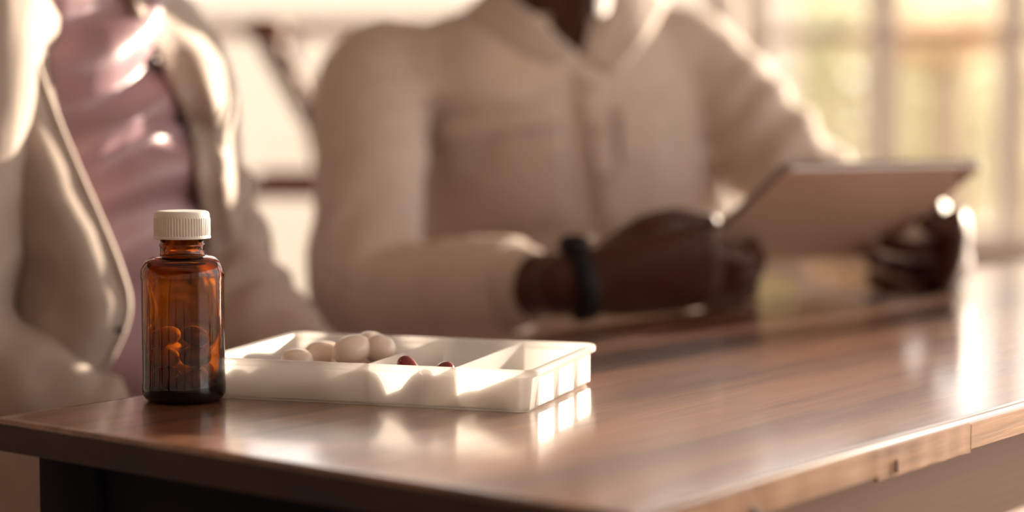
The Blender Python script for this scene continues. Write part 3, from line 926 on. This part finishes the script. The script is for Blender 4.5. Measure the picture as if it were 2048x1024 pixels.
# overshirt
CR = lerp(ER, WR, 0.70); CLf = lerp(EL, WL, 0.78)
sl_parts = [torso(man_rings(0.0), fw_m),
            limb([SR + ax_s * 0.05, SR + Vector((0, 0, -0.01)), lerp(SR, ER, 0.45), ER, lerp(ER, WR, 0.35), CR], [0.058, 0.060, 0.056, 0.055, 0.047, 0.040]),
            limb([SL - ax_s * 0.05, SL + Vector((0, 0, -0.01)), lerp(SL, EL, 0.45), EL, lerp(EL, WL, 0.35), CLf], [0.058, 0.062, 0.058, 0.054, 0.047, 0.040])]
armR = (ER - SR).normalized(); foreR = (WR - ER).normalized(); armL = (EL - SL).normalized()
def man_folds(co, no):
    d = fold_field(co, [ER + Vector((0.05, -0.02, 0.05)), lerp(ER, WR, 0.3), SR + Vector((0.06, -0.02, -0.06)), EL, lerp(SL, EL, 0.5)],
                   [foreR, foreR, armR + ax_s * 0.5, armL, armL], [0.0065, 0.0045, 0.004, 0.007, 0.007], 0.045, 0.085)
    big = fbm(co, (5, 5, 9), 2.0, 3)
    return d + 0.006 * big
sm_ = fuse(sl_parts, 0.0060, 6, man_folds)
def project(p):
    y, z = p.y, p.z - CAMZ
    c, s_ = math.cos(PITCH), math.sin(PITCH)
    d = y * c - z * s_
    return 1024 + FPX * p.x / d, 512 - FPX * (y * s_ + z * c) / d
def open_neck(me_):
    """cut the V of the neckline out of the cloth"""
    bm = bmesh.new(); bm.from_mesh(me_)
    kill = []
    for f in bm.faces:
        c = f.calc_center_median()
        if c.z < 0.93 or f.normal.dot(fw_m) < -0.1: continue
        px, py = project(c)
        t = (132 - py) / 192.0
        if t > 0 and 1162 - 150 * t < px < 1164 + 34 * t: kill.append(f)
    bmesh.ops.delete(bm, geom=kill, context='FACES')
    for _ in range(14):                                    # even out the cut edge
        new = {}
        for v in bm.verts:
            if v.is_boundary:
                nb_ = [e.other_vert(v).co for e in v.link_edges if e.is_boundary]
                if len(nb_) == 2: new[v] = (v.co * 2 + nb_[0] + nb_[1]) / 4
        for v, c in new.items(): v.co = c
    bm.to_mesh(me_); bm.free(); me_.update()
bv = BVHTree.FromPolygons([v.co.copy() for v in sm_.vertices], [list(p.vertices) for p in sm_.polygons])
open_neck(sm_)
shirt = link('overshirt', sm_, M['shirt'], man)
shirt['label'] = 'beige buttoned overshirt with chest pockets'
def hit(px, py, off=0.0, tree=None):
    d = ray_dir(px, py)
    h, n, i, dist = (tree or bv).ray_cast(Vector((0, 0, CAMZ)), d)
    if h is None: return at(px, py, 2.05)
    return h + n * off
def patch(name, quad, nu, nv, off, th_, m, parent, tree=None, label=None):
    """cloth piece lying on a garment: quad = 4 pixel corners (tl, tr, br, bl)"""
    rows = []
    for j in range(nv + 1):
        t = j / nv
        a = (quad[0][0] * (1 - t) + quad[3][0] * t, quad[0][1] * (1 - t) + quad[3][1] * t)
        b = (quad[1][0] * (1 - t) + quad[2][0] * t, quad[1][1] * (1 - t) + quad[2][1] * t)
        rows.append([hit(a[0] * (1 - s / nu) + b[0] * s / nu, a[1] * (1 - s / nu) + b[1] * s / nu, off, tree) for s in range(nu + 1)])
    o = sheet(rows, 2, th_, name, m, parent)
    return o
patch('chest_pocket', ((884, 250), (1118, 212), (1135, 440), (930, 470)), 8, 8, 0.0035, 0.004, M['shirt'], shirt)
patch('pocket_flap', ((882, 236), (1120, 200), (1124, 246), (886, 284)), 8, 3, 0.0075, 0.004, M['shirt'], shirt)
patch('chest_pocket', ((1232, 215), (1330, 225), (1318, 420), (1240, 430)), 6, 8, 0.0035, 0.004, M['shirt'], shirt)
patch('placket', ((1150, 140), (1192, 135), (1262, 470), (1212, 475)), 4, 14, 0.004, 0.004, M['shirt'], shirt)
for k in range(4):
    t = 0.1 + 0.27 * k
    p = hit(1171 * (1 - t) + 1237 * t, 140 + 330 * t, 0.007)
    obj('button', *tube([p + fw_m * -0.001, p + fw_m * 0.0025], [0.0055, 0.0055], 14, round_caps=False), M['horn'], shirt)
# collar: a stand round the neck and two leaves
NBc = NB + Vector((0, 0, 0.012))
rows = []
for j, (rr_, z) in enumerate(((0.074, -0.014), (0.069, 0.012), (0.067, 0.034))):
    row = []
    for k in range(19):
        a = math.radians(-62 - 90 + 124 - 62 + 0) if False else None
        ang = math.radians(28 + (360 - 56) * k / 18)        # open at the front
        dirv = fw_m * math.cos(ang) + ax_s * math.sin(ang)
        front = 0.5 * (1 + math.cos(ang))
        row.append(NBc + dirv * rr_ + Vector((0, 0, z - 0.030 * front)))
    rows.append(row)
sheet(rows, 2, 0.003, 'collar_stand', M['shirt'], shirt)
cl = [[at(985, -40, 2.02), at(1040, 10, 1.985), at(1090, 52, 1.965), at(1158, 112, 1.955)],
      [at(962, -5, 2.01), at(1010, 34, 1.975), at(1062, 76, 1.955), at(1132, 122, 1.950)],
      [at(925, 25, 2.00), at(975, 62, 1.965), at(1040, 104, 1.948), at(1098, 128, 1.948)]]
sheet(cl, 4, 0.004, 'collar_leaf', M['shirt'], shirt)
cr = [[at(1250, -60, 2.06), at(1228, -10, 2.02), at(1204, 50, 1.985), at(1168, 118, 1.960)],
      [at(1290, -30, 2.06), at(1268, 20, 2.02), at(1240, 78, 1.985), at(1196, 136, 1.960)],
      [at(1335, 0, 2.07), at(1312, 48, 2.03), at(1276, 100, 1.985), at(1226, 146, 1.962)]]
sheet(cr, 4, 0.004, 'collar_leaf', M['shirt'], shirt)
for P0, P1, up in ((lerp(ER, WR, 0.52), CR, None), (lerp(EL, WL, 0.60), CLf, None)):
    V, F = tube([P0, P1, P1 + (P1 - P0).normalized() * 0.004], [0.0465, 0.0435, 0.041], 28, None, True, False)
    obj('cuff', V, F, M['shirt'], shirt, True, 50)

# wristwatch on the viewer-left wrist
wdir = (at(1300, 540, 1.70) - WR).normalized()
watch = tag(empty('wristwatch', WR), 'black wristwatch with small bright case on the wrist nearest the tray', 'watch')
wp = WR - wdir * 0.004 - Vector(WR)
V, F = [], []
n = 36
side = Vector((0, 0, 1)); side = (side - wdir * side.dot(wdir)).normalized(); sd2 = wdir.cross(side)
for t, rr_ in ((-0.0085, 0.0), (-0.0075, 0.0018), (0.0075, 0.0018), (0.0085, 0.0)):
    for k in range(n):
        a = 2 * PI * k / n
        V.append(wp + wdir * t + side * ((0.0305 + rr_) * math.cos(a)) + sd2 * ((0.0265 + rr_) * math.sin(a)))
for j in range(3):
    for k in range(n): F.append([j * n + k, j * n + (k + 1) % n, (j + 1) * n + (k + 1) % n, (j + 1) * n + k])
obj('strap', V, F, M['black'], watch)
cdir = (side * 0.9 + Vector((0.1, -0.25, 0))).normalized()
cc = wp + side * 0.0315
obj('case', *tube([cc, cc + cdir * 0.007], [0.0135, 0.0125], 28, round_caps=False), M['black'], watch, True, 40)
obj('crown', *tube([cc + cdir * 0.004 + wdir * 0.0125, cc + cdir * 0.004 + wdir * 0.0165], [0.0030, 0.0030], 12), M['chrome'], watch, True, 40)
obj('dial', *tube([cc + cdir * 0.0068, cc + cdir * 0.0078], [0.0110, 0.0105], 28, round_caps=False), M['screen'], watch, True, 40)

# pale block on the desk behind the tablet
pb = at(1515, 590, 1.84)
note = empty('note_block', (pb.x, 1.84, TZ), math.atan2(B_.y, B_.x))
tag(note, 'pale yellow block of paper on the desk, under the tablet', 'paper')
for k in range(3):
    z0 = 0.006 * k
    o = obj('sheet_stack', *bevel_box(-0.035 + 0.0006 * k, 0.035, -0.022, 0.022 - 0.0005 * k, z0, z0 + 0.006, 0.0008), M['paper'], note, True, 30)

# ---- the woman at the end of the desk
fw_w = Vector((0.965, -0.262, 0)); ax_w = Vector((-fw_w.y, fw_w.x, 0))      # ax_w: towards viewer right and back
WC = Vector((-0.366, 1.665, 0))
wSR, wSL = WC - ax_w * 0.150 + Vector((0, 0, 0.985)), WC + ax_w * 0.135 + Vector((0, 0, 0.985))
wHIP = WC + Vector((0.0, 0.10, 0.50))
wMid = (wSR + wSL) / 2
wNB = wMid + Vector((0, 0, 0.065))
def w_rings(g):
    return [(wHIP + Vector((0, 0, -0.08)), 0.150 + g, 0.105 + g), (wHIP, 0.155 + g, 0.108 + g), (lerp(wHIP, wMid, 0.35), 0.125 + g, 0.100 + g),
            (lerp(wHIP, wMid, 0.62), 0.138 + g, 0.118 + g), (lerp(wHIP, wMid, 0.80), 0.145 + g, 0.120 + g), (lerp(wHIP, wMid, 0.94), 0.140 + g, 0.092 + g),
            (wMid + Vector((0, 0, 0.030)), 0.115 + g, 0.068 + g * 0.7), (wMid + Vector((0, 0, 0.052)), 0.075 + g * 0.6, 0.054 + g * 0.4), (wNB + Vector((0, 0, 0.02)), 0.050, 0.048)]
wER, wWR = at(-95, 690, 1.46), at(205, 850, 1.47)
wEL, wWL = at(470, 585, 1.70), at(640, 770, 1.62)
hp, eyes, hair = head_parts(wNB + fw_w * 0.03 + Vector((0, 0, 0.185)), fw_w + Vector((0, 0, -0.1)), 0.94)
whR, whL = wHIP - ax_w * 0.08, wHIP + ax_w * 0.08
wkR, wkL = whR + fw_w * 0.40, whL + fw_w * 0.36
wkR.z = wkL.z = 0.50; whR.z = whL.z = 0.52
waR, waL = wkR + fw_w * 0.02, wkL + fw_w * 0.02
waR.z = waL.z = 0.09
def simple_hand(w, d, up):
    d = Vector(d).normalized(); up = Vector(up); up = (up - d * up.dot(d)).normalized(); s = d.cross(up)
    out = [tube([w - d * 0.02, w, w + d * 0.045, w + d * 0.085], [(0.022, 0.018), (0.024, 0.018), (0.036, 0.014), (0.036, 0.011)], 18, up, n=3)]
    for k in range(4):
        b = w + d * 0.082 + s * (0.027 - 0.018 * k); l = (0.062, 0.070, 0.066, 0.052)[k]
        out.append(finger([b - d * 0.02, b, b + d * l * 0.5 - up * 0.006, b + d * l * 0.9 - up * 0.024], 0.0095, 0.0068))
    b = w + d * 0.03 + s * 0.026
    out.append(finger([b - s * 0.01, b + s * 0.014 + d * 0.012, b + s * 0.022 + d * 0.045 - up * 0.006], 0.0125, 0.0085))
    return out
wbody = [torso(w_rings(-0.014), fw_w), limb([wNB - Vector((0, 0, 0.06)), wNB + Vector((0, 0, 0.03)), wNB + fw_w * 0.02 + Vector((0, 0, 0.12))], [0.050, 0.046, 0.047]),
         limb([wSR, lerp(wSR, wER, 0.5), wER, lerp(wER, wWR, 0.4), wWR], [0.040, 0.036, 0.032, 0.031, 0.022]),
         limb([wSL, lerp(wSL, wEL, 0.5), wEL, lerp(wEL, wWL, 0.4), wWL], [0.040, 0.036, 0.032, 0.031, 0.022]),
         limb([whR, lerp(whR, wkR, 0.5), wkR, lerp(wkR, waR, 0.4), waR], [0.078, 0.070, 0.052, 0.047, 0.032]),
         limb([whL, lerp(whL, wkL, 0.5), wkL, lerp(wkL, waL, 0.4), waL], [0.078, 0.070, 0.052, 0.047, 0.032])]
wbody += simple_hand(wWR, wWR - wER, (0, 0, 1)) + simple_hand(wWL, wWL - wEL, (0, 0, 1))
woman = link('person', fuse(wbody + hp, 0.0045, 2), M['skin_brown'])
tag(woman, 'person in an open cream jacket over a draped mauve satin top, seated behind the bottle', 'person')
add_eyes(eyes, woman, M['skin_brown'])
link('hair', fuse(hair + [limb([wNB + Vector((0, 0.05, 0.24)), wNB + Vector((-0.01, 0.085, 0.12)), wNB + Vector((-0.01, 0.10, 0.02))], [0.06, 0.07, 0.05])], 0.006, 3), M['hair'], woman)
link('trousers', fuse([torso([(wHIP + Vector((0, 0, -0.10)), 0.155, 0.115), (wHIP + Vector((0, 0, 0.02)), 0.165, 0.12), (wHIP + Vector((0, 0, 0.10)), 0.14, 0.108)], fw_w),
      limb([whR, lerp(whR, wkR, 0.5), wkR, lerp(wkR, waR, 0.4), waR], [0.088, 0.080, 0.064, 0.06, 0.05]),
      limb([whL, lerp(whL, wkL, 0.5), wkL, lerp(wkL, waL, 0.4), waL], [0.088, 0.080, 0.064, 0.06, 0.05])], 0.010, 4, lambda co, no: 0.004 * fbm(co, (10, 10, 10), 5.0)), M['plum'], woman)
link('shoe', shoe(waR, fw_w), M['shoe'], woman)
link('shoe', shoe(waL, fw_w), M['shoe'], woman)
# satin top with draped folds
def drape(co, no):
    rel = co - np.array(wMid)
    u = rel @ np.array(ax_w); z = rel[:, 2]
    front = np.clip((no @ np.array(fw_w)) * 1.5, 0, 1)
    nz = fbm(co, (7, 7, 7), 8.0, 2)
    cowl = np.sin(2 * PI * (z + 2.6 * (u - 0.02) ** 2) / 0.058 + nz * 2.2)
    top = np.clip((z + 0.19) / 0.10, 0, 1)
    low = np.sin(2 * PI * (z + 0.25 * u) / 0.075 + nz * 2.0)
    return front * (0.010 * cowl * top + 0.0045 * low * (1 - top)) + 0.003 * nz
top_me = fuse([torso(w_rings(0.0)[:-1], fw_w)], 0.006, 3, drape)
top = link('satin_top', top_me, M['mauve'], woman)
top['label'] = 'draped mauve satin top'
bw = BVHTree.FromPolygons([v.co.copy() for v in top_me.vertices], [list(p.vertices) for p in top_me.polygons])
for px, py in ((300, 122), (358, 234), (392, 370)):
    p = hit(px, py, 0.002, bw)
    obj('button', *tube([p, p + Vector((0.001, -0.004, 0))], [0.0055, 0.0045], 14), M['button'], top)
# jacket: back shell, sleeves, two front panels
seg = 30
shell = w_rings(0.016)[1:8]
rows = []
for c, a, b in shell:
    row = []
    for k in range(seg + 1):
        t = math.radians(150 + 240 * k / seg)                # leaves the front open
        row.append(Vector(c) + ax_w * (a * math.cos(t)) + fw_w * (b * math.sin(t)))
    rows.append(row)
jacket = empty('jacket', (0, 0, 0)); jacket.parent = woman
jacket['label'] = 'open cream jacket with wide front edges'
sheet(rows, 2, 0.004, 'jacket_back', M['jacket'], jacket)
def w_folds(co, no):
    return fold_field(co, [wER, lerp(wER, wWR, 0.5), lerp(wSL, wEL, 0.4), wEL], [wWR - wER, wWR - wER, wEL - wSL, wWL - wEL], [0.006, 0.006, 0.005, 0.006], 0.045, 0.085) + 0.004 * fbm(co, (8, 8, 8), 4.0)
link('sleeve', fuse([limb([wSR + ax_w * 0.03, wSR, lerp(wSR, wER, 0.5), wER, lerp(wER, wWR, 0.4), lerp(wER, wWR, 0.92)], [0.050, 0.053, 0.050, 0.048, 0.044, 0.038])], 0.005, 5, w_folds), M['jacket'], jacket)
link('sleeve', fuse([limb([wSL - ax_w * 0.03, wSL, lerp(wSL, wEL, 0.5), wEL, lerp(wEL, wWL, 0.4), lerp(wEL, wWL, 0.92)], [0.046, 0.048, 0.046, 0.046, 0.042, 0.036])], 0.005, 5, w_folds), M['jacket'], jacket)
# near front panel: its free edge sweeps down to the right, then back under
edge = [(8, -60), (28, 20), (66, 120), (112, 245), (158, 355), (200, 450), (234, 535), (252, 600), (244, 655), (214, 722), (186, 790)]
deps = [1.585, 1.560, 1.535, 1.515, 1.500, 1.490, 1.485, 1.480, 1.478, 1.478, 1.480]
rows = []
deps = [min(Y, hit(px - 30, py, 0, bw).y - 0.02) if py < 640 else Y for (px, py), Y in zip(edge, deps)]
for (px, py), Y in zip(edge, deps):
    rows.append([at(px, py, Y), at(px - 60, py + 4, Y - 0.022), at(px - 140, py + 2, Y - 0.012), at(px - 230, py - 6, Y + 0.012), at(px - 330, py - 14, Y + 0.03)])
topR = wSR + Vector((0, 0, 0.050))
for k, wgt in ((0, 0.95), (1, 0.55), (2, 0.2)):
    n_ = len(rows[k])
    for q in range(1, n_):
        tgt = lerp(rows[k][0], topR - ax_w * 0.02, q / (n_ - 1))
        rows[k][q] = lerp(rows[k][q], tgt, wgt)
sheet(rows, 5, 0.005, 'front_panel', M['jacket'], jacket, 0.006, 2.0)
epts = [at(px, py, Y - 0.002) for (px, py), Y in zip(edge, deps)]
obj('front_edge', *tube(epts, [(0.0042, 0.0050)] * len(epts), 10, n=5), M['jacket'], jacket)
bh = at(212, 664, 1.468)
obj('buttonhole', *tube([bh, bh + Vector((0.006, 0.001, 0.002)), bh + Vector((0.012, 0.004, 0.001))], [0.0022, 0.0028, 0.002], 8), M['button'], jacket)
# far front panel
edge2 = [(240, -60), (268, 20), (312, 110), (352, 190), (376, 260), (392, 340), (402, 420), (414, 500), (430, 600), (446, 700)]
outr = [(440, -40), (452, 30), (462, 110), (468, 190), (474, 270), (480, 350), (492, 430), (508, 500), (512, 600), (516, 700)]
rows = []
for k, ((px, py), (qx, qy)) in enumerate(zip(edge2, outr)):
    h_ = bw.ray_cast(Vector((0, 0, CAMZ)), ray_dir(px, py))[0]
    Y0 = min(h_.y - 0.010, 1.70) if h_ is not None else 1.70
    Y1 = 1.76
    rows.append([at(px, py, Y0), at(px * 0.67 + qx * 0.33, py * 0.67 + qy * 0.33, Y0 + 0.012), at(px * 0.33 + qx * 0.67, py * 0.33 + qy * 0.67, Y0 + 0.026), at(qx, qy, Y1)])
topL = wSL + Vector((0, 0, 0.050))
for k, wgt in ((0, 0.95), (1, 0.5), (2, 0.15)):
    n_ = len(rows[k])
    for q in range(1, n_):
        tgt = lerp(rows[k][0], topL + ax_w * 0.015, q / (n_ - 1))
        rows[k][q] = lerp(rows[k][q], tgt, wgt)
farTop = rows[0][0]
sheet(rows, 5, 0.005, 'front_panel', M['jacket'], jacket, 0.006, 6.0)
# collar round the back of the neck joins the two front panels
ca, cb_ = at(edge[0][0], edge[0][1], deps[0]), farTop
ctr = wNB - fw_w * 0.01
rows = []
for rr_, dz in ((0.098, -0.030), (0.086, 0.006), (0.072, 0.036), (0.068, 0.050)):
    row = []
    for k in range(13):
        t = k / 12
        ang = math.radians(-118 + 236 * t)
        p = ctr - fw_w * (rr_ * math.cos(ang)) + ax_w * (rr_ * 1.05 * math.sin(ang)) + Vector((0, 0, dz))
        w_ = max(0.0, (abs(t - 0.5) - 0.36) / 0.14)
        p = lerp(p, (ca if t < 0.5 else cb_) + Vector((0, 0, 0.25 * dz)), w_ ** 1.5)
        row.append(p)
    rows.append(row)
sheet(rows, 3, 0.005, 'jacket_collar', M['jacket'], jacket)

# ---- chairs
def dining_chair(c, fwd, label):
    root = tag(empty('dining_chair', (c.x, c.y, 0), math.atan2(fwd.y, fwd.x)), label, 'chair', 'chairs at the desk')
    obj('seat', *bevel_box(-0.20, 0.22, -0.21, 0.21, 0.375, 0.415, 0.012), M['cushion'], root)
    for sx in (-0.18, 0.19):
        for sy in (-0.18, 0.18):
            obj('leg', *bar((sx, sy, 0.0), (sx * 0.95, sy * 0.95, 0.38), 0.034, 0.034), M['chair_wood'], root)
    for sy in (-0.17, 0.17):
        obj('back_post', *bar((-0.19, sy, 0.38), (-0.25, sy, 0.80), 0.03, 0.03), M['chair_wood'], root)
    obj('backrest', *bar((-0.243, -0.19, 0.74), (-0.243, 0.19, 0.74), 0.022, 0.12), M['chair_wood'], root)
dining_chair(HIP, fw_m, 'wooden chair under the person in the beige overshirt')
dining_chair(wHIP, fw_w, 'wooden chair under the person in the cream jacket')
